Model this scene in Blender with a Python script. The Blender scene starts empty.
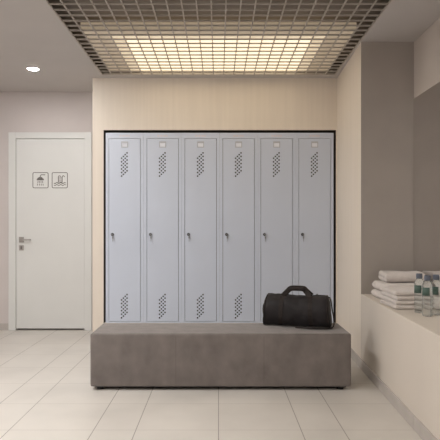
import bpy, bmesh, math, random
from mathutils import Vector, Matrix, noise
random.seed(4)
sc = bpy.context.scene
COL = sc.collection
PI = math.pi

# ------------------------------------------------------------------ numbers
CAMZ = 1.10
ZC = 2.566            # ceiling height
YB = 5.40             # locker wall
YD = 5.95             # door wall
YE = 4.35             # end wall of the mirror niche
XM = 1.54             # mirror wall
XL = -3.2             # left wall (out of frame)
YF = -1.6             # wall behind the camera
LEDGE = 0.58
BENCH_TOP = 0.385
def XR(y): return 1.16 - (YB - y) * 0.035      # right wall face

# ------------------------------------------------------------------ helpers
def link(name, me, parent=None):
    o = bpy.data.objects.new(name, me)
    COL.objects.link(o)
    if parent: o.parent = parent
    return o

def obj(name, bm, mats, parent=None, smooth=False, bevel=0, seg=2, sub=0, loc=None):
    bmesh.ops.recalc_face_normals(bm, faces=bm.faces)
    me = bpy.data.meshes.new(name)
    bm.to_mesh(me); bm.free()
    if not isinstance(mats, (list, tuple)): mats = [mats]
    for m in mats: me.materials.append(m)
    if smooth:
        for p in me.polygons: p.use_smooth = True
    o = link(name, me, parent)
    if loc: o.location = loc
    if bevel:
        b = o.modifiers.new('bevel', 'BEVEL'); b.width = bevel; b.segments = seg; b.limit_method = 'ANGLE'
    if sub:
        s = o.modifiers.new('sub', 'SUBSURF'); s.levels = sub; s.render_levels = sub
    return o

def thing(name, label, cat, loc=(0, 0, 0), rz=0, group=None):
    o = bpy.data.objects.new(name, None); COL.objects.link(o)
    o.location = loc; o.rotation_euler = (0, 0, rz)
    o.empty_display_size = 0.05
    return tag(o, label, cat, group)

def tag(o, label, cat, group=None):
    o['label'] = label; o['category'] = cat
    if group: o['group'] = group
    return o

def struct(o, label=None):
    o['kind'] = 'structure'
    if label: o['label'] = label
    return o

def dup(root, loc, label, rz=None):
    r = root.copy(); COL.objects.link(r); r.location = loc; r['label'] = label
    if rz is not None: r.rotation_euler = (0, 0, rz)
    for ch in list(root.children):
        c = ch.copy(); COL.objects.link(c); c.parent = r
        for g in list(ch.children):
            d = g.copy(); COL.objects.link(d); d.parent = c
    return r

def box(bm, x0, x1, y0, y1, z0, z1, mi=0):
    v = [bm.verts.new((x, y, z)) for z in (z0, z1) for y in (y0, y1) for x in (x0, x1)]
    for f in ((0, 1, 3, 2), (4, 6, 7, 5), (0, 4, 5, 1), (2, 3, 7, 6), (0, 2, 6, 4), (1, 5, 7, 3)):
        bm.faces.new([v[i] for i in f]).material_index = mi

def prism(bm, pts, z0, z1, mi=0):
    lo = [bm.verts.new((x, y, z0)) for x, y in pts]; hi = [bm.verts.new((x, y, z1)) for x, y in pts]
    n = len(pts)
    fs = [bm.faces.new(lo), bm.faces.new(hi)]
    for i in range(n): fs.append(bm.faces.new((lo[i], lo[(i + 1) % n], hi[(i + 1) % n], hi[i])))
    for f in fs: f.material_index = mi
    return fs

def cyl(bm, c, r, axis, a0, a1, n=24, r2=None):
    """cylinder along axis 0/1/2 from a0 to a1, centre c = the two other coordinates"""
    r2 = r if r2 is None else r2
    rings = []
    for a, rr in ((a0, r), (a1, r2)):
        ring = []
        for i in range(n):
            t = 2 * PI * i / n
            p = [c[0] + rr * math.cos(t), c[1] + rr * math.sin(t)]
            p.insert(axis, a); ring.append(bm.verts.new(p))
        rings.append(ring)
    bm.faces.new(rings[0]); bm.faces.new(rings[1])
    for i in range(n):
        bm.faces.new((rings[0][i], rings[0][(i + 1) % n], rings[1][(i + 1) % n], rings[1][i]))

def lathe(bm, prof, n=28):
    rings = []
    for r, z in prof:
        rings.append([bm.verts.new((r * math.cos(2 * PI * i / n), r * math.sin(2 * PI * i / n), z)) for i in range(n)])
    for a, b in zip(rings, rings[1:]):
        for i in range(n):
            bm.faces.new((a[i], a[(i + 1) % n], b[(i + 1) % n], b[i]))
    bm.faces.new(rings[0]); bm.faces.new(rings[-1])

def strap(bm, pts, width, thick, side=None, closed=False):
    """flat webbing along a path; side = direction of the width at every point"""
    pts = [Vector(p) for p in pts]; n = len(pts); rings = []
    for i, p in enumerate(pts):
        a = pts[max(i - 1, 0)]; b = pts[min(i + 1, n - 1)]
        if closed: a = pts[(i - 1) % n]; b = pts[(i + 1) % n]
        t = (b - a).normalized(); s = Vector(side).normalized() if side else t.cross(Vector((0, 1, 0))).normalized()
        nn = t.cross(s).normalized()
        s = nn.cross(t).normalized()
        rings.append([bm.verts.new(p + s * (sx * width / 2) + nn * (sn * thick / 2)) for sx, sn in ((-1, -1), (1, -1), (1, 1), (-1, 1))])
    m = n if closed else n - 1
    for i in range(m):
        a, b = rings[i], rings[(i + 1) % n]
        for k in range(4): bm.faces.new((a[k], a[(k + 1) % 4], b[(k + 1) % 4], b[k]))
    if not closed: bm.faces.new(rings[0]); bm.faces.new(rings[-1])

def lathe_ring(bm, prof, n=32):
    rings = [[bm.verts.new((r * math.cos(2 * PI * i / n), r * math.sin(2 * PI * i / n), z)) for i in range(n)] for r, z in prof]
    for a, b in zip(rings, rings[1:] + rings[:1]):
        for i in range(n): bm.faces.new((a[i], a[(i + 1) % n], b[(i + 1) % n], b[i]))

def curve_pts(pts, k=8):
    """Catmull-Rom through pts"""
    P = [Vector(p) for p in pts]; P = [2 * P[0] - P[1]] + P + [2 * P[-1] - P[-2]]
    out = []
    for i in range(1, len(P) - 2):
        for j in range(k):
            t = j / k
            a, b, c, d = P[i - 1], P[i], P[i + 1], P[i + 2]
            out.append(0.5 * ((2 * b) + (c - a) * t + (2 * a - 5 * b + 4 * c - d) * t * t + (3 * b - a - 3 * c + d) * t ** 3))
    out.append(P[-2])
    return out

# ------------------------------------------------------------------ materials
def mat(name, color, rough=0.6, metal=0.0, noise_amt=0.0, scale=(4, 4, 4), detail=4, bump=0.0, bump_scale=None, sheen=0.0, spec=0.5, emit=None, estr=0.0, trans=0.0, ior=1.45):
    m = bpy.data.materials.new(name); m.use_nodes = True
    nt = m.node_tree; N = nt.nodes; L = nt.links
    b = N['Principled BSDF']
    b.inputs['Roughness'].default_value = rough; b.inputs['Metallic'].default_value = metal
    b.inputs['Specular IOR Level'].default_value = spec
    b.inputs['Base Color'].default_value = (*color, 1)
    b.inputs['Sheen Weight'].default_value = sheen
    b.inputs['Transmission Weight'].default_value = trans; b.inputs['IOR'].default_value = ior
    if emit: b.inputs['Emission Color'].default_value = (*emit, 1); b.inputs['Emission Strength'].default_value = estr
    if noise_amt or bump:
        tc = N.new('ShaderNodeTexCoord'); mp = N.new('ShaderNodeMapping'); mp.inputs['Scale'].default_value = scale
        nz = N.new('ShaderNodeTexNoise'); nz.inputs['Scale'].default_value = 1; nz.inputs['Detail'].default_value = detail
        L.new(tc.outputs['Object'], mp.inputs['Vector']); L.new(mp.outputs['Vector'], nz.inputs['Vector'])
        if noise_amt:
            rp = N.new('ShaderNodeValToRGB'); e = rp.color_ramp.elements
            e[0].position = 0.3; e[1].position = 0.7
            e[0].color = (*[c * (1 - noise_amt) for c in color], 1); e[1].color = (*[min(1, c * (1 + noise_amt)) for c in color], 1)
            L.new(nz.outputs['Fac'], rp.inputs['Fac']); L.new(rp.outputs['Color'], b.inputs['Base Color'])
        if bump:
            src = nz
            if bump_scale:
                src = N.new('ShaderNodeTexNoise'); src.inputs['Scale'].default_value = bump_scale; src.inputs['Detail'].default_value = 3
                L.new(tc.outputs['Object'], src.inputs['Vector'])
            bp = N.new('ShaderNodeBump'); bp.inputs['Strength'].default_value = bump; bp.inputs['Distance'].default_value = 0.01
            L.new(src.outputs['Fac'], bp.inputs['Height']); L.new(bp.outputs['Normal'], b.inputs['Normal'])
    return m

M = {}
M['ceiling'] = mat('ceiling_paint', (0.54, 0.51, 0.492), 0.9, noise_amt=0.02, scale=(3, 3, 3))
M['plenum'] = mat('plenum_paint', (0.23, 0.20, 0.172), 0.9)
M['grid'] = mat('grid_metal', (0.47, 0.43, 0.39), 0.55)
M['wood'] = mat('pale_veneer', (0.80, 0.725, 0.635), 0.6, noise_amt=0.025, scale=(34, 34, 1.2), detail=5)
M['plaster'] = mat('side_wall_paint', (0.66, 0.60, 0.535), 0.85, noise_amt=0.02, scale=(3, 3, 2))
M['taupe'] = mat('taupe_paint', (0.41, 0.37, 0.335), 0.85, noise_amt=0.03, scale=(4, 4, 4))
M['doorwall'] = mat('door_wall_paint', (0.62, 0.57, 0.555), 0.85, noise_amt=0.03, scale=(3, 3, 3))
M['nichewall'] = mat('niche_wall_paint', (0.60, 0.54, 0.49), 0.85)
M['dark'] = mat('dark_lining', (0.05, 0.038, 0.03), 0.7)
M['baseboard'] = mat('baseboard_tile', (0.50, 0.46, 0.43), 0.5, noise_amt=0.06, scale=(9, 9, 9))
M['groove'] = mat('joint', (0.30, 0.27, 0.25), 0.9)
M['door'] = mat('door_paint', (0.72, 0.725, 0.71), 0.45, noise_amt=0.015, scale=(3, 3, 3))
M['steel'] = mat('brushed_steel', (0.42, 0.40, 0.38), 0.35, metal=0.8)
M['ink'] = mat('dark_ink', (0.17, 0.16, 0.15), 0.6)
M['locker'] = mat('locker_steel', (0.595, 0.65, 0.76), 0.33, noise_amt=0.02, scale=(3, 3, 2), spec=0.5)
M['locker_in_shade'] = mat('locker_inside_shade', (0.03, 0.032, 0.036), 0.8)  # steel painted near-black, standing in for shade behind the door perforations
M['card'] = mat('card_white', (0.80, 0.83, 0.90), 0.6)
M['plate'] = mat('plate_plastic', (0.48, 0.50, 0.55), 0.4)
M['sticker'] = mat('sticker_pink', (0.68, 0.64, 0.68), 0.6)
M['lock'] = mat('lock_black', (0.035, 0.035, 0.04), 0.35, metal=0.3)
M['key'] = mat('key_metal', (0.26, 0.265, 0.28), 0.35, metal=0.8)
M['velvet'] = mat('taupe_velvet', (0.192, 0.169, 0.159), 0.9, noise_amt=0.15, scale=(11, 11, 8), detail=5, bump=0.12, bump_scale=90, sheen=0.35, spec=0.2)
M['seam'] = mat('seam_thread', (0.13, 0.115, 0.105), 0.95)
M['black'] = mat('black_plastic', (0.012, 0.012, 0.012), 0.6)
M['bag'] = mat('bag_canvas', (0.0155, 0.013, 0.0145), 0.62, noise_amt=0.25, scale=(9, 9, 9), bump=0.35, bump_scale=14, sheen=0.08, spec=0.35)
M['webbing'] = mat('bag_webbing', (0.026, 0.0205, 0.019), 0.7, noise_amt=0.2, scale=(60, 60, 60), spec=0.3)
M['towel'] = mat('towel_terry', (0.72, 0.665, 0.63), 0.95, noise_amt=0.05, scale=(25, 25, 25), bump=0.5, bump_scale=260, sheen=0.3, spec=0.1)
M['bottle'] = mat('clear_plastic', (0.87, 0.91, 0.91), 0.08, trans=0.95, ior=1.28)
M['cap'] = mat('blue_grey_cap', (0.11, 0.125, 0.165), 0.4)
M['green'] = mat('green_label', (0.075, 0.125, 0.105), 0.5)
M['white_label'] = mat('white_label', (0.72, 0.72, 0.70), 0.5)
M['trimwhite'] = mat('trim_white', (0.7, 0.7, 0.69), 0.9)
M['diffuser'] = mat('light_diffuser', (0.8, 0.78, 0.7), 0.6, emit=(1.0, 0.825, 0.565), estr=1.05)
M['glow_a'] = mat('inner_painted_glow', (0.7, 0.66, 0.58), 0.6, emit=(1.0, 0.80, 0.54), estr=0.48)  # emission stands in for the brighter step of glow beside the panel
M['glow_b'] = mat('outer_painted_glow', (0.5, 0.46, 0.40), 0.6, emit=(1.0, 0.78, 0.52), estr=0.20)  # emission stands in for the fainter outer step of that glow

def mirror_mat():
    m = mat('mirror_silver', (0.86, 0.85, 0.85), 0.02, metal=1.0); return m
M['mirror'] = mirror_mat()

def floor_mat():
    """large-format porcelain: explicit joint lines in X, even rows in Y, cloudy base"""
    m = mat('floor_tile', (0.615, 0.582, 0.543), 0.36, noise_amt=0.075, scale=(2.2, 2.2, 2.2), detail=7, spec=0.4)
    nt = m.node_tree; N = nt.nodes; L = nt.links; b = N['Principled BSDF']
    base = b.inputs['Base Color'].links[0].from_socket
    geo = N.new('ShaderNodeNewGeometry'); sp = N.new('ShaderNodeSeparateXYZ'); L.new(geo.outputs['Position'], sp.inputs[0])
    def math_(op, a, bb=None, c=None):
        n = N.new('ShaderNodeMath'); n.operation = op
        for i, v in enumerate((a, bb, c)):
            if v is None: continue
            if isinstance(v, (int, float)): n.inputs[i].default_value = v
            else: L.new(v, n.inputs[i])
        return n.outputs[0]
    tot = None
    for x in (-2.62, -2.16, -1.74, -1.37, -1.14, -0.68, -0.45, 0.0, 0.45, 0.68, 1.14):
        d = math_('ABSOLUTE', math_('SUBTRACT', sp.outputs['X'], x))
        l = math_('LESS_THAN', d, 0.0024)
        tot = l if tot is None else math_('MAXIMUM', tot, l)
    f = math_('ABSOLUTE', math_('SUBTRACT', math_('FRACT', math_('DIVIDE', math_('ADD', sp.outputs['Y'], 9 - 3.006 + 0.225), 0.45)), 0.5))
    ly = math_('MULTIPLY', math_('LESS_THAN', f, 0.005), 0.5)
    tot = math_('MAXIMUM', tot, ly)
    mx = N.new('ShaderNodeMix'); mx.data_type = 'RGBA'
    L.new(math_('MULTIPLY', tot, 0.85), mx.inputs['Factor']); L.new(base, mx.inputs[6]); mx.inputs[7].default_value = (0.22, 0.195, 0.17, 1)
    L.new(mx.outputs[2], b.inputs['Base Color'])
    return m
M['floor'] = floor_mat()

# ------------------------------------------------------------------ the setting
bm = bmesh.new(); box(bm, XL, 1.8, YF, YD + 0.1, -0.08, 0)
struct(obj('floor', bm, M['floor']))

GX0, GX1, GY0, GY1 = -1.118, 1.119, 0.45, 5.282     # opening of the cell grid
bm = bmesh.new()
T = 0.02
box(bm, XL, GX0, YF, YD + 0.1, ZC, ZC + T)
box(bm, GX1, 1.8, YF, YD + 0.1, ZC, ZC + T)
box(bm, GX0, GX1, GY1, YD + 0.1, ZC, ZC + T)
box(bm, GX0, GX1, YF, GY0, ZC, ZC + T)
PT = ZC + 0.15
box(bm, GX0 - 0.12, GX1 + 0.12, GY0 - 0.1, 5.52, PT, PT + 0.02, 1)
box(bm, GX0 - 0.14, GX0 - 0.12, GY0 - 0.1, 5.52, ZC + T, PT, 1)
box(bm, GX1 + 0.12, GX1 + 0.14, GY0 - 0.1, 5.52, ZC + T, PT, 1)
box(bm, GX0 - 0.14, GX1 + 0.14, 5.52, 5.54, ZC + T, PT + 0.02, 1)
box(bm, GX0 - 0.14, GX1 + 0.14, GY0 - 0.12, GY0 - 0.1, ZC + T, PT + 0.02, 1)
struct(obj('ceiling', bm, [M['ceiling'], M['plenum']]))

# door wall, left wall, wall behind the camera
DX0, DX1, DZ1 = -2.257, -1.364, 2.129     # outer edges of the door frame
bm = bmesh.new()
box(bm, XL, DX0, YD, YD + 0.1, 0, ZC); box(bm, DX0, DX1, YD, YD + 0.1, DZ1, ZC); box(bm, DX1, -1.2, YD, YD + 0.1, 0, ZC)
struct(obj('wall_back_left', bm, M['doorwall']))
bm = bmesh.new(); box(bm, XL - 0.1, XL, YF, YD + 0.1, 0, ZC)
struct(obj('wall_left', bm, M['doorwall']))
bm = bmesh.new(); box(bm, XL, 1.8, YF - 0.1, YF, 0, ZC)
struct(obj('wall_front', bm, M['doorwall']))

# wood-clad locker wall with its recess
OX0, OX1, OZ0, OZ1 = -1.124, 1.1486, 0.171, 2.058
for nm, b6 in (('wall_back_column', (-1.232, OX0, YB, YD, 0, ZC)), ('wall_back_top', (OX0, OX1, YB, YD, OZ1, ZC)), ('wall_back_plinth', (OX0, OX1, YB, YD, 0, OZ0)),
               ('wall_back_right', (OX1, 1.19, YB, YD, 0, ZC)), ('wall_back', (OX0, OX1, YD - 0.03, YD, OZ0, OZ1))):
    bm = bmesh.new(); box(bm, *b6); struct(obj(nm, bm, M['wood']))
bm = bmesh.new()
box(bm, OX0, OX0 + 0.004, YB + 0.001, YD - 0.03, OZ0, OZ1)
box(bm, OX1 - 0.004, OX1, YB + 0.001, YD - 0.03, OZ0, OZ1)
box(bm, OX0 + 0.004, OX1 - 0.004, YB + 0.001, YD - 0.03, OZ1 - 0.004, OZ1)
struct(obj('trim_1', bm, M['dark']), 'dark lining of the locker recess')

# right wall: full height beside the lockers, ledge height in front of the niche
bm = bmesh.new()
fs = prism(bm, [(XR(YB), YB), (XR(YE), YE), (1.8, YE), (1.8, YB)], 0, ZC)
for f in fs:
    if abs(f.calc_center_median().y - YE) < 0.01: f.material_index = 1
struct(obj('wall_right', bm, [M['wood'], M['taupe']]), 'side wall between the lockers and the mirror niche')
bm = bmesh.new()
prism(bm, [(XR(YE), YE), (XR(YF), YF), (XM, YF), (XM, YE)], 0, LEDGE)
struct(obj('wall_right_low', bm, M['plaster'], bevel=0.004), 'low wall whose top is the ledge under the mirror')
bm = bmesh.new(); box(bm, XM, 1.8, YF, YE, 0, ZC)
struct(obj('wall_niche', bm, M['nichewall']), 'wall behind the mirror')

# baseboards
BH = 0.074
bm = bmesh.new()
ys = [YB - 0.002, 4.21, 3.012, 1.81, 0.6, YF]
for a, c in zip(ys, ys[1:]):
    a2, c2 = a - 0.001, c + 0.001
    prism(bm, [(XR(a2), a2), (XR(c2), c2), (XR(c2) - 0.012, c2), (XR(a2) - 0.012, a2)], 0, BH)
struct(obj('baseboard_right', bm, M['baseboard'], bevel=0.0015))
bm = bmesh.new(); box(bm, XL, DX0 - 0.002, YD - 0.012, YD, 0, BH)
struct(obj('baseboard_back', bm, M['baseboard'], bevel=0.0015))
bm = bmesh.new(); box(bm, XL, XL + 0.012, YF, YD - 0.012, 0, BH)
struct(obj('baseboard_left', bm, M['baseboard'], bevel=0.0015))

# door
d = bpy.data.objects.new('door_1', None); COL.objects.link(d); d.location = ((DX0 + DX1) / 2, YD, 0)
struct(d, 'white flush door in a white frame'); cx = d.location.x
LX0, LX1, LZ0, LZ1 = -2.177, -1.444, 0.018, 2.059
bm = bmesh.new()
box(bm, DX0 - cx, LX0 - 0.003 - cx, -0.02, 0.08, 0, DZ1); box(bm, LX1 + 0.003 - cx, DX1 - cx, -0.02, 0.08, 0, DZ1)
box(bm, LX0 - 0.003 - cx, LX1 + 0.003 - cx, -0.02, 0.08, LZ1 + 0.003, DZ1)
obj('door_frame', bm, M['door'], d, bevel=0.002)
bm = bmesh.new(); box(bm, LX0 - 0.003 - cx, LX1 + 0.003 - cx, 0.05, 0.06, 0, LZ1 + 0.003)
obj('door_stop', bm, M['ink'], d)
bm = bmesh.new(); box(bm, LX0 - cx, LX1 - cx, -0.008, 0.03, LZ0, LZ1)
obj('door_leaf', bm, M['door'], d, bevel=0.0015)
hx = (21.7 - 218.5) / 92.8 - cx
hz = 1.1 + (228 - 239.7) / 92.8; kz = 1.1 + (228 - 247.7) / 92.8
bm = bmesh.new(); box(bm, hx - 0.025, hx + 0.025, -0.018, -0.008, hz - 0.03, hz + 0.03)
ro = obj('handle_plate', bm, M['steel'], d, bevel=0.003); ro['label'] = 'steel square rosette'
bm = bmesh.new(); cyl(bm, (hx, hz), 0.009, 1, -0.055, -0.018, 16)
box(bm, hx - 0.01, hx + 0.115, -0.06, -0.046, hz - 0.008, hz + 0.008)
obj('door_handle', bm, M['steel'], d, bevel=0.003)['label'] = 'steel lever handle'
bm = bmesh.new(); box(bm, hx - 0.025, hx + 0.025, -0.016, -0.008, kz - 0.027, kz + 0.027)
kp = obj('lock_plate', bm, M['steel'], d, bevel=0.003); kp['label'] = 'steel square lock rosette'
bm = bmesh.new(); box(bm, hx - 0.004, hx + 0.004, -0.022, -0.016, kz - 0.016, kz + 0.016)
obj('thumb_turn', bm, M['lock'], kp, bevel=0.001)

# ------------------------------------------------------------------ pictograms on the door
def sign(name, label, cx, cz, strokes):
    s = 0.172
    t = thing(name, label, 'sign', (cx, YD - 0.0082, cz), group=None)
    def rr(h, r, n=6):
        p = []
        for sx, sz, a0 in ((1, 1, 0), (-1, 1, 90), (-1, -1, 180), (1, -1, 270)):
            for i in range(n + 1):
                a = math.radians(a0 + 90 * i / n)
                p.append((sx * (h - r) + r * math.cos(a), sz * (h - r) + r * math.sin(a)))
        return p
    bm = bmesh.new()
    o_, i_ = rr(s / 2, 0.018), rr(s / 2 - 0.0075, 0.0115)
    f = [bm.verts.new((x, 0, z)) for x, z in rr(s / 2, 0.018)]; k = [bm.verts.new((x, -0.002, z)) for x, z in rr(s / 2, 0.018)]
    bm.faces.new(f); bm.faces.new(k)
    for i in range(len(f)): bm.faces.new((f[i], f[(i + 1) % len(f)], k[(i + 1) % len(f)], k[i]))
    obj('plate', bm, M['door'], t)
    bm = bmesh.new()
    n = len(o_)
    for yy in (-0.0028,):
        a = [bm.verts.new((x, yy, z)) for x, z in o_]; b = [bm.verts.new((x, yy, z)) for x, z in i_]
        a0 = [bm.verts.new((x, -0.002, z)) for x, z in o_]; b0 = [bm.verts.new((x, -0.002, z)) for x, z in i_]
        for i in range(n):
            j = (i + 1) % n
            bm.faces.new((a[i], a[j], b[j], b[i])); bm.faces.new((a0[i], a0[j], a[j], a[i])); bm.faces.new((b0[i], b0[j], b[j], b[i]))
    obj('border', bm, M['ink'], t)
    bm = bmesh.new()
    for pts, w in strokes:
        P = [((x - 0.5) * s, -0.0024, (0.5 - y) * s) for x, y in pts]
        ribbon(bm, P, w * s)
    obj('pictogram', bm, M['ink'], t)
    return t
def ribbon(bm, P, w):
    n = len(P); rows = []
    for i in range(n):
        a, b = P[max(i - 1, 0)], P[min(i + 1, n - 1)]
        dx, dz = b[0] - a[0], b[2] - a[2]; l = math.hypot(dx, dz) or 1
        nx, nz = -dz / l * w / 2, dx / l * w / 2
        rows.append([bm.verts.new((P[i][0] + k * nx, y, P[i][2] + k * nz)) for k, y in ((-1, -0.0028), (1, -0.0028), (1, -0.002), (-1, -0.002))])
    for a, b in zip(rows, rows[1:]):
        for k in range(4): bm.faces.new((a[k], a[(k + 1) % 4], b[(k + 1) % 4], b[k]))
    bm.faces.new(rows[0]); bm.faces.new(rows[-1])

dome = [(0.27 + 0.43 * i / 12, 0.46 - 0.15 * math.sin(PI * i / 12)) for i in range(13)]
shower = [(dome, 0.05), ([(0.36, 0.40), (0.61, 0.40)], 0.10), ([(0.27, 0.47), (0.70, 0.47)], 0.075), ([(0.485, 0.32), (0.485, 0.22), (0.55, 0.16), (0.80, 0.16)], 0.05)]
for x0, x1 in ((0.35, 0.29), (0.44, 0.42), (0.53, 0.55), (0.62, 0.68)):
    for t0, t1 in ((0.0, 0.36), (0.5, 0.86)):
        shower.append(([(x0 + (x1 - x0) * t, 0.55 + 0.33 * t) for t in (t0, t1)], 0.042))
def wave(y, a=0.03):
    return [(0.13 + 0.74 * i / 40, y + a * math.sin(2 * PI * 3 * i / 40)) for i in range(41)]
def hook(x):
    return [(x, 0.66), (x, 0.30)] + [(x + 0.07 - 0.07 * math.cos(a), 0.30 - 0.08 * math.sin(a)) for a in (0.5, 1.0, 1.57, 2.1, 2.6)] + [(x + 0.145, 0.30)]
pool = [(hook(0.41), 0.05), (hook(0.65), 0.05), ([(0.41, 0.36), (0.65, 0.36)], 0.045), ([(0.41, 0.49), (0.65, 0.49)], 0.045), ([(0.41, 0.61), (0.65, 0.61)], 0.045),
        (wave(0.68), 0.05), (wave(0.80), 0.045)]
sign('pictogram_sign', 'square door sign showing a shower head with falling water', -1.915, 1.614, shower)
sign('pictogram_sign', 'square door sign showing a pool ladder above waves', -1.708, 1.614, pool)

# ------------------------------------------------------------------ ceiling grid, light panels, downlights
bm = bmesh.new()
n = 23; cell = (GX1 - GX0) / n; hb = 0.0115
for i in range(n + 1):
    x = GX0 + cell * i; w = 0.0042
    x = min(max(x, GX0 + w), GX1 - w)
    box(bm, x - w, x + w, GY0, GY1, ZC + 0.001, ZC + 0.001 + hb)
y = GY1 - 0.004
while y > GY0:
    box(bm, GX0, GX1, y - 0.0032, y + 0.0032, ZC, ZC + hb); y -= cell
g = obj('ceiling_grid', bm, M['grid'])
struct(g, 'open-cell metal lattice set into the ceiling over the bench')

def light_panel(label, y0, y1):
    t = thing('light_panel', label, 'ceiling light', (0, (y0 + y1) / 2, ZC + 0.035), group=None)
    hy = (y1 - y0) / 2
    bm = bmesh.new(); box(bm, -0.745, 0.745, -hy, hy, 0, 0.085)
    obj('diffuser', bm, M['diffuser'], t)
    for nm, k, m in (('inner_glow_rim', 0.001, 'glow_a'), ('outer_glow_rim', 0.102, 'glow_b')):  # added rims: stepped emission imitates the panel's light fading outwards
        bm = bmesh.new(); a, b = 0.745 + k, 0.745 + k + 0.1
        b2 = b + (0.10 if nm == 'outer_glow_rim' else 0)
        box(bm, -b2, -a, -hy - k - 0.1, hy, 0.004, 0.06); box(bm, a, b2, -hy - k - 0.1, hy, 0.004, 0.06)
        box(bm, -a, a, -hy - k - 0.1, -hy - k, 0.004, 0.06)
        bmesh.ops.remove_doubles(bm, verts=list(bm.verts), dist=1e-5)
        obj(nm, bm, M[m], t)['label'] = 'added emissive rim imitating the glow around the light panel'
    bm = bmesh.new(); box(bm, -0.70, 0.70, -hy + 0.05, hy - 0.05, 0.0855, 0.114)
    obj('housing', bm, M['trimwhite'], t)
    return t
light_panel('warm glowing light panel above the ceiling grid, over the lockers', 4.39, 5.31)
light_panel('added unseen warm light panel above the ceiling grid, nearer than the bench', 0.9, 2.6)  # out of view, added to brighten the room from the camera side

LCOL = (1.0, 0.985, 0.965)
def lens_mat(p):
    return M.setdefault('lens%g' % p, mat('lamp_lens', (1, 1, 1), 0.5, emit=LCOL, estr=p))
def downlight(label, x, y, power):
    t = thing('downlight', label, 'ceiling light', (x, y, ZC), group='recessed downlights')
    bm = bmesh.new()
    lathe_ring(bm, [(0.047, 0.002), (0.060, 0.002), (0.061, -0.001), (0.058, -0.002), (0.047, -0.0012)])
    obj('trim_ring', bm, M['trimwhite'], t, smooth=True)
    bm = bmesh.new(); cyl(bm, (0, 0), 0.043, 2, -0.0035, -0.0003, 28, 0.046)
    obj('lens', bm, lens_mat(power), t)
    return t
DX = -1.71
downlight('small round lit downlight in the ceiling in front of the white door', DX, 5.09, 310)
for y in (3.5, 1.9, 0.3):
    downlight('round lit downlight in the ceiling along the left side, nearer the camera', DX, y, 1600)

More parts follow.
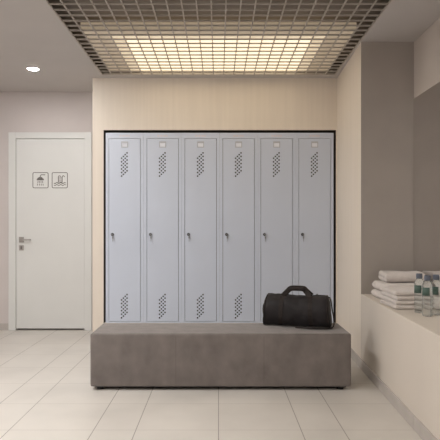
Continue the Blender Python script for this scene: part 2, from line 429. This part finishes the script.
# ------------------------------------------------------------------ lockers
LW = 2.232 / 6; LH = 1.861; LXs = -1.105
FY = YB + 0.004          # front plane of the bodies
def make_locker(label, loc):
    t = thing('locker', label, 'locker', loc, group='grey steel lockers in the wall recess')
    w = LW / 2 - 0.0006
    # body: shell with front frame
    bm = bmesh.new()
    box(bm, -w, -w + 0.029, 0, 0.02, 0, LH); box(bm, w - 0.029, w, 0, 0.02, 0, LH)
    box(bm, -w + 0.029, w - 0.029, 0, 0.02, LH - 0.054, LH); box(bm, -w + 0.029, w - 0.029, 0, 0.02, 0, 0.012)
    box(bm, -w, -w + 0.002, 0.02, 0.48, 0, LH, 1); box(bm, w - 0.002, w, 0.02, 0.48, 0, LH, 1)
    box(bm, -w, w, 0.02, 0.48, LH - 0.002, LH, 1); box(bm, -w, w, 0.02, 0.48, 0, 0.002, 1)
    box(bm, -w + 0.002, w - 0.002, 0.47, 0.48, 0.002, LH - 0.002, 1)
    obj('body', bm, [M['locker'], M['locker_in_shade']], t)
    # door: folded sheet with real perforations
    dw = w - 0.029 - 0.0038; z0, z1 = 0.016, LH - 0.0575
    hs = 0.0142; px = 0.0177; pz = 0.0175
    def topz(ypx): return LH - (ypx - 132.5) / 102.3
    cols = [(c - 1.5) * px - 0.003 for c in range(4)]
    tops = [topz(152.6), topz(294.5)]
    # breaks
    xs = {-dw, dw}
    for c in cols: xs |= {c - hs / 2, c + hs / 2}
    zs = {z0, z1}; holes = set()
    for tz in tops:
        for r in range(14):
            z = tz - r * pz; zs |= {z - hs / 2, z + hs / 2}
            for c in range(4):
                k = r - (3 - c)
                if 0 <= k <= 10 and k % 2 == 0: holes.add((round(cols[c], 5), round(z, 5)))
    xs = sorted(xs); zs = sorted(zs)
    bm = bmesh.new(); V = {}
    def vv(x, z):
        q = (round(x, 5), round(z, 5))
        if q not in V: V[q] = bm.verts.new((x, 0, z))
        return V[q]
    for xa, xb in zip(xs, xs[1:]):
        for za, zb in zip(zs, zs[1:]):
            if (round((xa + xb) / 2, 5), round((za + zb) / 2, 5)) in holes: continue
            bm.faces.new((vv(xa, za), vv(xb, za), vv(xb, zb), vv(xa, zb)))
    # returns along the four outer edges
    outer = [e for e in bm.edges if len(e.link_faces) == 1 and (all(abs(abs(v.co.x) - dw) < 1e-5 for v in e.verts) or all(abs(v.co.z - z0) < 1e-5 for v in e.verts) or all(abs(v.co.z - z1) < 1e-5 for v in e.verts))]
    r = bmesh.ops.extrude_edge_only(bm, edges=outer)
    bmesh.ops.translate(bm, verts=[v for v in r['geom'] if isinstance(v, bmesh.types.BMVert)], vec=(0, 0.018, 0))
    dr = obj('door', bm, M['locker'], t, loc=(0, -0.001, 0))
    sd = dr.modifiers.new('sheet', 'SOLIDIFY'); sd.thickness = 0.0012; sd.offset = -1
    # card holder and card
    cz = topz(144.2)
    bm = bmesh.new()
    box(bm, -0.033, 0.033, -0.004, 0, cz - 0.030, cz - 0.023); box(bm, -0.033, 0.033, -0.006, 0, cz + 0.013, cz + 0.029)
    box(bm, -0.033, -0.026, -0.004, 0, cz - 0.023, cz + 0.013); box(bm, 0.026, 0.033, -0.004, 0, cz - 0.023, cz + 0.013)
    ch = obj('card_holder', bm, M['plate'], t, loc=(0, -0.001, 0))
    bm = bmesh.new(); box(bm, -0.026, 0.026, -0.0015, 0, cz - 0.023, cz + 0.013)
    c = obj('card', bm, M['card'], ch); c['label'] = 'white name card'
    # faint sticker on the header
    hz = LH - 0.030
    bm = bmesh.new()
    for k, ww in ((-0.042, 0.020), (-0.013, 0.022), (0.018, 0.022), (0.042, 0.014)):
        box(bm, k - ww / 2, k + ww / 2, -0.0012, 0, hz - 0.008, hz + 0.008)
    obj('maker_mark', bm, M['sticker'], t)['label'] = 'faint pinkish mark on the header'
    # lock with its key
    lz = LH - (234.3 - 132.5) / 102.3; lx = -dw + 0.034
    bm = bmesh.new(); cyl(bm, (lx, lz), 0.0145, 1, -0.012, -0.001, 20); cyl(bm, (lx, lz), 0.009, 1, -0.016, -0.012, 16)
    lk = obj('lock', bm, M['lock'], t); lk['label'] = 'black cam lock'
    bm = bmesh.new(); cyl(bm, (lx, lz), 0.0065, 1, -0.030, -0.016, 12)
    box(bm, lx - 0.008, lx + 0.012, -0.027, -0.0235, lz - 0.004, lz + 0.006)
    box(bm, lx + 0.001, lx + 0.012, -0.0245, -0.021, lz - 0.040, lz - 0.018)
    box(bm, lx + 0.0045, lx + 0.0085, -0.0245, -0.021, lz - 0.070, lz - 0.038)
    box(bm, lx + 0.004, lx + 0.007, -0.0245, -0.021, lz - 0.022, lz)
    obj('key', bm, M['key'], lk, bevel=0.001)['label'] = 'dark metal key hanging from the lock'
    return t
labs = ['leftmost grey steel locker of the row, beside the beige column',
        'second grey steel locker from the left end of the row',
        'third grey steel locker from the left end of the row',
        'fourth grey locker from the left, just left of the black bag',
        'fifth grey locker from the left, behind the bag and its handles',
        'rightmost grey steel locker of the row, against the beige side wall']
l0 = None
for i in range(6):
    loc = (LXs + LW * (i + 0.5), FY, OZ0)
    l0 = make_locker(labs[0], loc) if i == 0 else l0
    if i: dup(l0, loc, labs[i])

# ------------------------------------------------------------------ bench
bx0, bx1, by0, by1 = -0.870, 0.900, 3.735, 4.165
t = thing('bench', 'long taupe velvet upholstered bench in front of the lockers', 'bench', ((bx0 + bx1) / 2, (by0 + by1) / 2, 0))
w, dp = (bx1 - bx0) / 2, (by1 - by0) / 2
bm = bmesh.new()
box(bm, -w, w, -dp, dp, 0.024, BENCH_TOP)
bmesh.ops.bevel(bm, geom=list(bm.edges), offset=0.018, segments=4, affect='EDGES', profile=0.6)
for k in range(12):
    bmesh.ops.bisect_plane(bm, geom=list(bm.verts) + list(bm.edges) + list(bm.faces), plane_co=(-w + (k + 1) * 2 * w / 13, 0, 0), plane_no=(1, 0, 0))
for v in bm.verts:
    if v.co.y < 0 or v.co.z > 0.3:
        q = noise.noise(v.co * 3.1)
        if abs(v.co.y) < dp - 0.03: v.co.z += q * 0.002
seat = obj('upholstery', bm, M['velvet'], t, smooth=True)
for sx in ((176.4 - 91) / 260, (264 - 91) / 260):
    x = -w + sx * 2 * w
    bm = bmesh.new()
    box(bm, x - 0.0012, x + 0.0012, -dp - 0.0006, -dp + 0.003, 0.045, BENCH_TOP - 0.018)
    obj('seam', bm, M['seam'], seat)
bm = bmesh.new(); cyl(bm, (-dp + 0.0045, BENCH_TOP - 0.0055), 0.0028, 0, -w + 0.02, w - 0.02, 8)
obj('piping', bm, M['velvet'], seat, smooth=True)
bm = bmesh.new(); box(bm, -w + 0.03, w - 0.03, -dp + 0.03, dp - 0.03, 0.016, 0.0245)
obj('base_board', bm, M['black'], t)
for sx in (-1, 1):
    for sy in (-1, 1):
        bm = bmesh.new()
        if sx < 0: x = -w + 0.06
        else: x = w - 0.068
        cyl(bm, (x, sy * (dp - 0.045)), 0.022, 2, 0, 0.0245, 20, 0.027)
        obj('foot', bm, M['black'], t, bevel=0.002)

# ------------------------------------------------------------------ duffel bag
BL, BD, BHt = 0.452, 0.195, 0.222
bag = thing('duffel_bag', 'black canvas duffel bag with two carry handles on the bench', 'bag', (0.575, 4.035, BENCH_TOP + 0.006), math.radians(-17))
def section(a):
    """rounded section of the barrel: unit depth / height, flat base"""
    c, s = math.cos(a), math.sin(a)
    e = 0.62
    y = math.copysign(abs(c) ** e, c); z = math.copysign(abs(s) ** e, s)
    if z > 0: y *= 1 - 0.30 * z ** 1.6
    else: y *= 1 - 0.06 * abs(z)
    return y * BD / 2, (z + 1) / 2 * BHt
def bag_pt(u, a, out=0.0):
    """point of the surface; u along the length -1..1"""
    y, z = section(a)
    k = (1 - abs(u) ** 10) ** 0.10 if abs(u) < 1 else 0
    k = 0.90 + 0.10 * k
    zz = z
    if z > BHt * 0.5: zz = z - 0.010 * max(0, 1 - u * u * 1.3) * (z / BHt) - 0.006 * abs(u) ** 6
    yy = y * k
    x = u * BL / 2 * (1 + 0.012 * math.cos(a * 2)) + (0.012 if z < BHt * 0.3 else 0.0) * u * (1 - z / BHt / 0.3 if z < BHt * 0.3 else 0)
    x *= 1 + 0.028 - 0.055 * z / BHt
    p = Vector((x, yy, zz))
    nn = Vector((0, y * 1.2, z - BHt * 0.5)).normalized()
    q = noise.noise(Vector((x * 14, yy * 16, zz * 12))) * 0.009 + noise.noise(Vector((x * 34 + 4, yy * 34, zz * 22))) * 0.0025
    if z < 0.02: q *= 0.1
    return p + nn * (q + out)
bm = bmesh.new(); rings = []
us = [-1 + 2 * i / 40 for i in range(41)]; na = 48
for u in us: rings.append([bm.verts.new(bag_pt(u, 2 * PI * j / na)) for j in range(na)])
for a, b in zip(rings, rings[1:]):
    for j in range(na): bm.faces.new((a[j], a[(j + 1) % na], b[(j + 1) % na], b[j]))
for ring, sg in ((rings[0], -1), (rings[-1], 1)):
    prev = ring; c = sum((v.co for v in ring), Vector()) / na
    for k, o_ in ((0.93, 0.006), (0.6, 0.010), (0.25, 0.011)):
        nr = [bm.verts.new(c + (v.co - c) * k + Vector((sg * o_ + noise.noise(v.co * 20) * 0.003, 0, 0))) for v in ring]
        for j in range(na): bm.faces.new((prev[j], prev[(j + 1) % na], nr[(j + 1) % na], nr[j]))
        prev = nr
    bm.faces.new(prev)
obj('bag_body', bm, M['bag'], bag, smooth=True)
# piping round both ends
for sg in (-1, 1):
    bm = bmesh.new()
    strap(bm, [bag_pt(sg * 0.985, 2 * PI * j / na, 0.0015) for j in range(na)], 0.007, 0.005, side=(1, 0, 0), closed=True)
    obj('end_piping', bm, M['webbing'], bag, smooth=True)
# webbing bands + handles: front and back
bu = 0.46
for face in (1, -1):     # 1 = camera side
    for sg in (-1, 1):
        bm = bmesh.new()
        angs = [(-PI / 2 - 0.55 + (-(PI - 0.95)) * k / 14) if face == 1 else (-PI / 2 + 0.55 + (PI - 0.95) * k / 14) for k in range(15)]
        strap(bm, [bag_pt(sg * bu, a, 0.003) for a in angs], 0.030, 0.003, side=(1, 0, 0))
        obj('webbing_band', bm, M['webbing'], bag, smooth=False)
    y0 = -face * 0.060; zt = BHt - 0.014
    ends = [bag_pt(sg * bu, angs[-1], 0.003) for sg in (-1, 1)]
    hy = -face * 0.016
    e0, e1 = ends
    path = curve_pts([e0, e0.lerp(Vector((-0.060, hy, BHt + 0.034)), 0.5), (-0.060, hy, BHt + 0.034), (-0.046, hy, BHt + 0.045), (0, hy, BHt + 0.047),
                      (0.046, hy, BHt + 0.045), (0.060, hy, BHt + 0.034), e1.lerp(Vector((0.060, hy, BHt + 0.034)), 0.5), e1], 6)
    bm = bmesh.new(); strap(bm, path, 0.036, 0.006)
    hd = obj('handle', bm, M['webbing'], bag, smooth=False)
# hand grip wrapped round both handles
bm = bmesh.new()
rings = []
for i in range(13):
    x = -0.055 + 0.110 * i / 12; z = BHt + 0.046 - 0.006 * (x / 0.055) ** 2
    rings.append([bm.verts.new((x, 0.032 * math.cos(2 * PI * j / 16), z + 0.015 * math.sin(2 * PI * j / 16))) for j in range(16)])
for a, b in zip(rings, rings[1:]):
    for j in range(16): bm.faces.new((a[j], a[(j + 1) % 16], b[(j + 1) % 16], b[j]))
bm.faces.new(rings[0]); bm.faces.new(rings[-1])
obj('hand_grip', bm, M['webbing'], bag, smooth=True)
# zip along the top
bm = bmesh.new(); strap(bm, [bag_pt(-0.94 + 1.88 * i / 30, PI / 2, 0.002) for i in range(31)], 0.016, 0.003, side=(0, 1, 0))
obj('zipper', bm, M['black'], bag)
# end tab on the left, shoulder strap on the right
xl = -BL / 2
bm = bmesh.new(); strap(bm, curve_pts([(xl - 0.004, -0.055, 0.160), (xl - 0.010, -0.06, 0.142), (xl - 0.013, -0.06, 0.115), (xl - 0.010, -0.06, 0.085), (xl - 0.002, -0.055, 0.065)], 5), 0.030, 0.006, side=(0, 1, 0))
obj('end_tab', bm, M['webbing'], bag)
xr = BL / 2
bm = bmesh.new(); strap(bm, curve_pts([(xr - 0.012, 0.01, 0.210), (xr + 0.012, 0.01, 0.200), (xr + 0.026, 0.005, 0.12), (xr + 0.038, -0.005, 0.06), (xr + 0.036, -0.03, 0.008), (xr + 0.0, -0.1, 0.003),
                                  (xr - 0.10, -0.122, 0.003), (xr - 0.17, -0.123, 0.003), (xr - 0.22, -0.112, 0.003)], 6), 0.022, 0.004, side=(0.15, 1, 0))
obj('shoulder_strap', bm, M['webbing'], bag)
bm = bmesh.new(); cyl(bm, (0.01, 0.195), 0.011, 0, xr - 0.002, xr + 0.014, 14)
obj('strap_ring', bm, M['steel'], bag)['label'] = 'dull metal strap ring'

# ------------------------------------------------------------------ mirror
bm = bmesh.new(); box(bm, -0.005, 0, YF + 0.05, YE - 0.003, 0.003, 1.535)
mo = obj('wall_mirror', bm, M['mirror']); mo.location = (XM - 0.0005, 0, LEDGE)
tag(mo, 'large frameless mirror on the niche wall above the ledge', 'mirror')

# ------------------------------------------------------------------ towels
def towel(label, loc, lx, ly, h, rz=0, fold='x', seed=0, group='folded towels on the ledge'):
    """folded towel: two layers joined by a rounded fold at the -x side (fold='x') """
    t = thing('folded_towel', label, 'towel', loc, rz, group)
    rnd = random.Random(seed)
    th = h * 0.46; gap = h * 0.08
    # section in (u, z): a U lying on its side, fold at u=0
    prof = []
    r = h / 2
    na_ = 12
    outer = [(r - r * math.sin(PI * k / na_), r - r * math.cos(PI * k / na_)) for k in range(na_ + 1)]      # bottom -> top round the fold
    inner = [(r - gap / 2 * math.sin(PI * k / 4), r - gap / 2 * math.cos(PI * k / 4)) for k in range(5)]
    steps = 10
    U = lx
    e = th * 0.30
    bot_end = [(U - 0.006, 0.0), (U - 0.001, e), (U - 0.001, th - e), (U - 0.006, th)]
    top_end = [(U - 0.008 - 0.004, h - th), (U - 0.004, h - th + e), (U - 0.004, h - e), (U - 0.010, h)]
    def lin(a, b, n): return [(a[0] + (b[0] - a[0]) * i / n, a[1] + (b[1] - a[1]) * i / n) for i in range(1, n)]
    loop = []
    loop += outer
    loop += lin(outer[-1], top_end[3], steps) + top_end[::-1]
    loop += lin(top_end[0], inner[-1], steps) + inner[::-1]
    loop += lin(inner[0], bot_end[3], steps) + bot_end[::-1]
    loop += lin(bot_end[0], outer[0], steps)
    nl = 44; bm = bmesh.new(); rings = []
    for j in range(nl + 1):
        v = j / nl
        # soft rounded ends
        edge = min(v, 1 - v) * ly
        sq = 1 - 0.50 * max(0, 1 - edge / 0.014) ** 2
        ring = []
        for (u, z) in loop:
            y = (v - 0.5) * ly
            zc = h / 2
            z2 = zc + (z - zc) * sq
            dz = noise.noise(Vector((u * 9 + seed * 7.3, y * 9, seed))) * h * 0.09 * (z / h)
            du = noise.noise(Vector((y * 14, z * 30, seed * 3.1))) * 0.004
            ring.append(bm.verts.new((u - lx / 2 + du, y, max(0, z2 + dz))))
        rings.append(ring)
    m = len(loop)
    for a, b in zip(rings, rings[1:]):
        for k in range(m): bm.faces.new((a[k], a[(k + 1) % m], b[(k + 1) % m], b[k]))
    bm.faces.new(rings[0]); bm.faces.new(rings[-1])
    o = obj('towel_cloth', bm, M['towel'], t, smooth=True)
    return t
# front stack: four thin towels, left side runs along the ledge edge
hh = 0.0275
flabs = ['bottom towel of the four-towel front stack, on the ledge', 'second towel from the bottom in the four-towel front stack',
         'third towel from the bottom in the four-towel front stack', 'top towel of the four-towel front stack beside the bottles']
z = LEDGE + 0.001
for k in range(4):
    j = (k * 0.37) % 1 * 0.012 - 0.004
    towel(flabs[k], (1.126 + 0.175 + j, 3.672, z), 0.315 - 0.004 * k, 0.35, hh, math.radians(91.5), seed=k + 1)
    z += hh + 0.0012
# rear stack: two thick towels and a folded one across the top
z = LEDGE + 0.001
for k, lb in enumerate(('lower thick towel of the rear stack by the taupe end wall', 'upper thick towel of the rear stack, under the top towel')):
    towel(lb, (1.163 + 0.185 + 0.006 * k, 4.035, z), 0.36, 0.36, 0.058, math.radians(1.5), seed=11 + k)
    z += 0.061
towel('single folded towel lying on top of the rear towel stack', (1.368, 4.115, z + 0.002), 0.225, 0.295, 0.068, math.radians(87), seed=21)

# ------------------------------------------------------------------ bottles
def bottle(label, loc, kind, H=0.236):
    t = thing('water_bottle', label, 'bottle', loc, group='clear water bottles on the ledge')
    s = H / 0.236
    bm = bmesh.new()
    lathe(bm, [(0.002, 0.004), (0.018, 0.003), (0.024, 0.0), (0.0275, 0.003), (0.029, 0.010), (0.0280, 0.03), (0.0295, 0.06), (0.0280, 0.09), (0.0292, 0.12), (0.0290, 0.172),
               (0.0265, 0.190), (0.021, 0.203), (0.0165, 0.209), (0.0160, 0.216), (0.002, 0.2161)])
    obj('bottle_body', bm, M['bottle'], t, smooth=True)
    bm = bmesh.new()
    prof = [(0.002, 0.2085), (0.0180, 0.209), (0.0186, 0.214), (0.0178, 0.2165), (0.0186, 0.219), (0.0182, 0.237), (0.0165, 0.240), (0.002, 0.2401)]
    lathe(bm, prof, 24)
    obj('cap', bm, M['cap'], t, smooth=True)['label'] = 'blue-grey screw cap'
    bm = bmesh.new()
    z0, z1 = (0.122, 0.170)
    n = 20; a0, a1 = math.radians(-185), math.radians(-85)
    lo = []; hi = []
    for i in range(n + 1):
        a = a0 + (a1 - a0) * i / n
        lo.append(bm.verts.new((0.0302 * math.cos(a), 0.0302 * math.sin(a), z0))); hi.append(bm.verts.new((0.0300 * math.cos(a), 0.0300 * math.sin(a), z1)))
    for i in range(n): bm.faces.new((lo[i], lo[i + 1], hi[i + 1], hi[i]))
    lb = obj('label_band', bm, M['green'], t, smooth=True); lb['label'] = 'dark green shoulder label'
    sd = lb.modifiers.new('t', 'SOLIDIFY'); sd.thickness = 0.0003
    if kind == 'white':
        bm = bmesh.new(); lo = []; hi = []
        for i in range(n + 1):
            a = math.radians(-130) + math.radians(70) * i / n
            lo.append(bm.verts.new((0.0302 * math.cos(a), 0.0302 * math.sin(a), 0.04))); hi.append(bm.verts.new((0.0302 * math.cos(a), 0.0302 * math.sin(a), 0.108)))
        for i in range(n): bm.faces.new((lo[i], lo[i + 1], hi[i + 1], hi[i]))
        lb = obj('paper_label', bm, M['white_label'], t, smooth=True); lb['label'] = 'white paper label'
        sd = lb.modifiers.new('t', 'SOLIDIFY'); sd.thickness = 0.0003
    return t
bottle('clear water bottle at the left of the three, touching the towels', (1.231, 3.385, LEDGE + 0.001), 'green')
bottle('middle clear water bottle, standing nearest the edge of the ledge', (1.232, 3.255, LEDGE + 0.001), 'green')
bottle('rightmost clear water bottle with a white label, next to the mirror', (1.303, 3.305, LEDGE + 0.001), 'white')

# ------------------------------------------------------------------ camera, world, view
w = bpy.data.worlds.new('world'); sc.world = w; w.use_nodes = True
w.node_tree.nodes['Background'].inputs[0].default_value = (0.5, 0.48, 0.45, 1)
w.node_tree.nodes['Background'].inputs[1].default_value = 0.3
cd = bpy.data.cameras.new('camera'); cam = bpy.data.objects.new('camera', cd); COL.objects.link(cam)
cam.location = (0, 0, CAMZ); cam.rotation_euler = (PI / 2, 0, 0)
cd.sensor_width = 36; cd.lens = 36 * 552 / 440
cd.shift_x = 1.5 / 440; cd.shift_y = 8 / 440
cd.clip_start = 0.05
sc.camera = cam
sc.view_settings.view_transform = 'Standard'; sc.view_settings.look = 'None'
sc.view_settings.exposure = 0.1; sc.view_settings.gamma = 1.0; sc.view_settings.use_curve_mapping = False
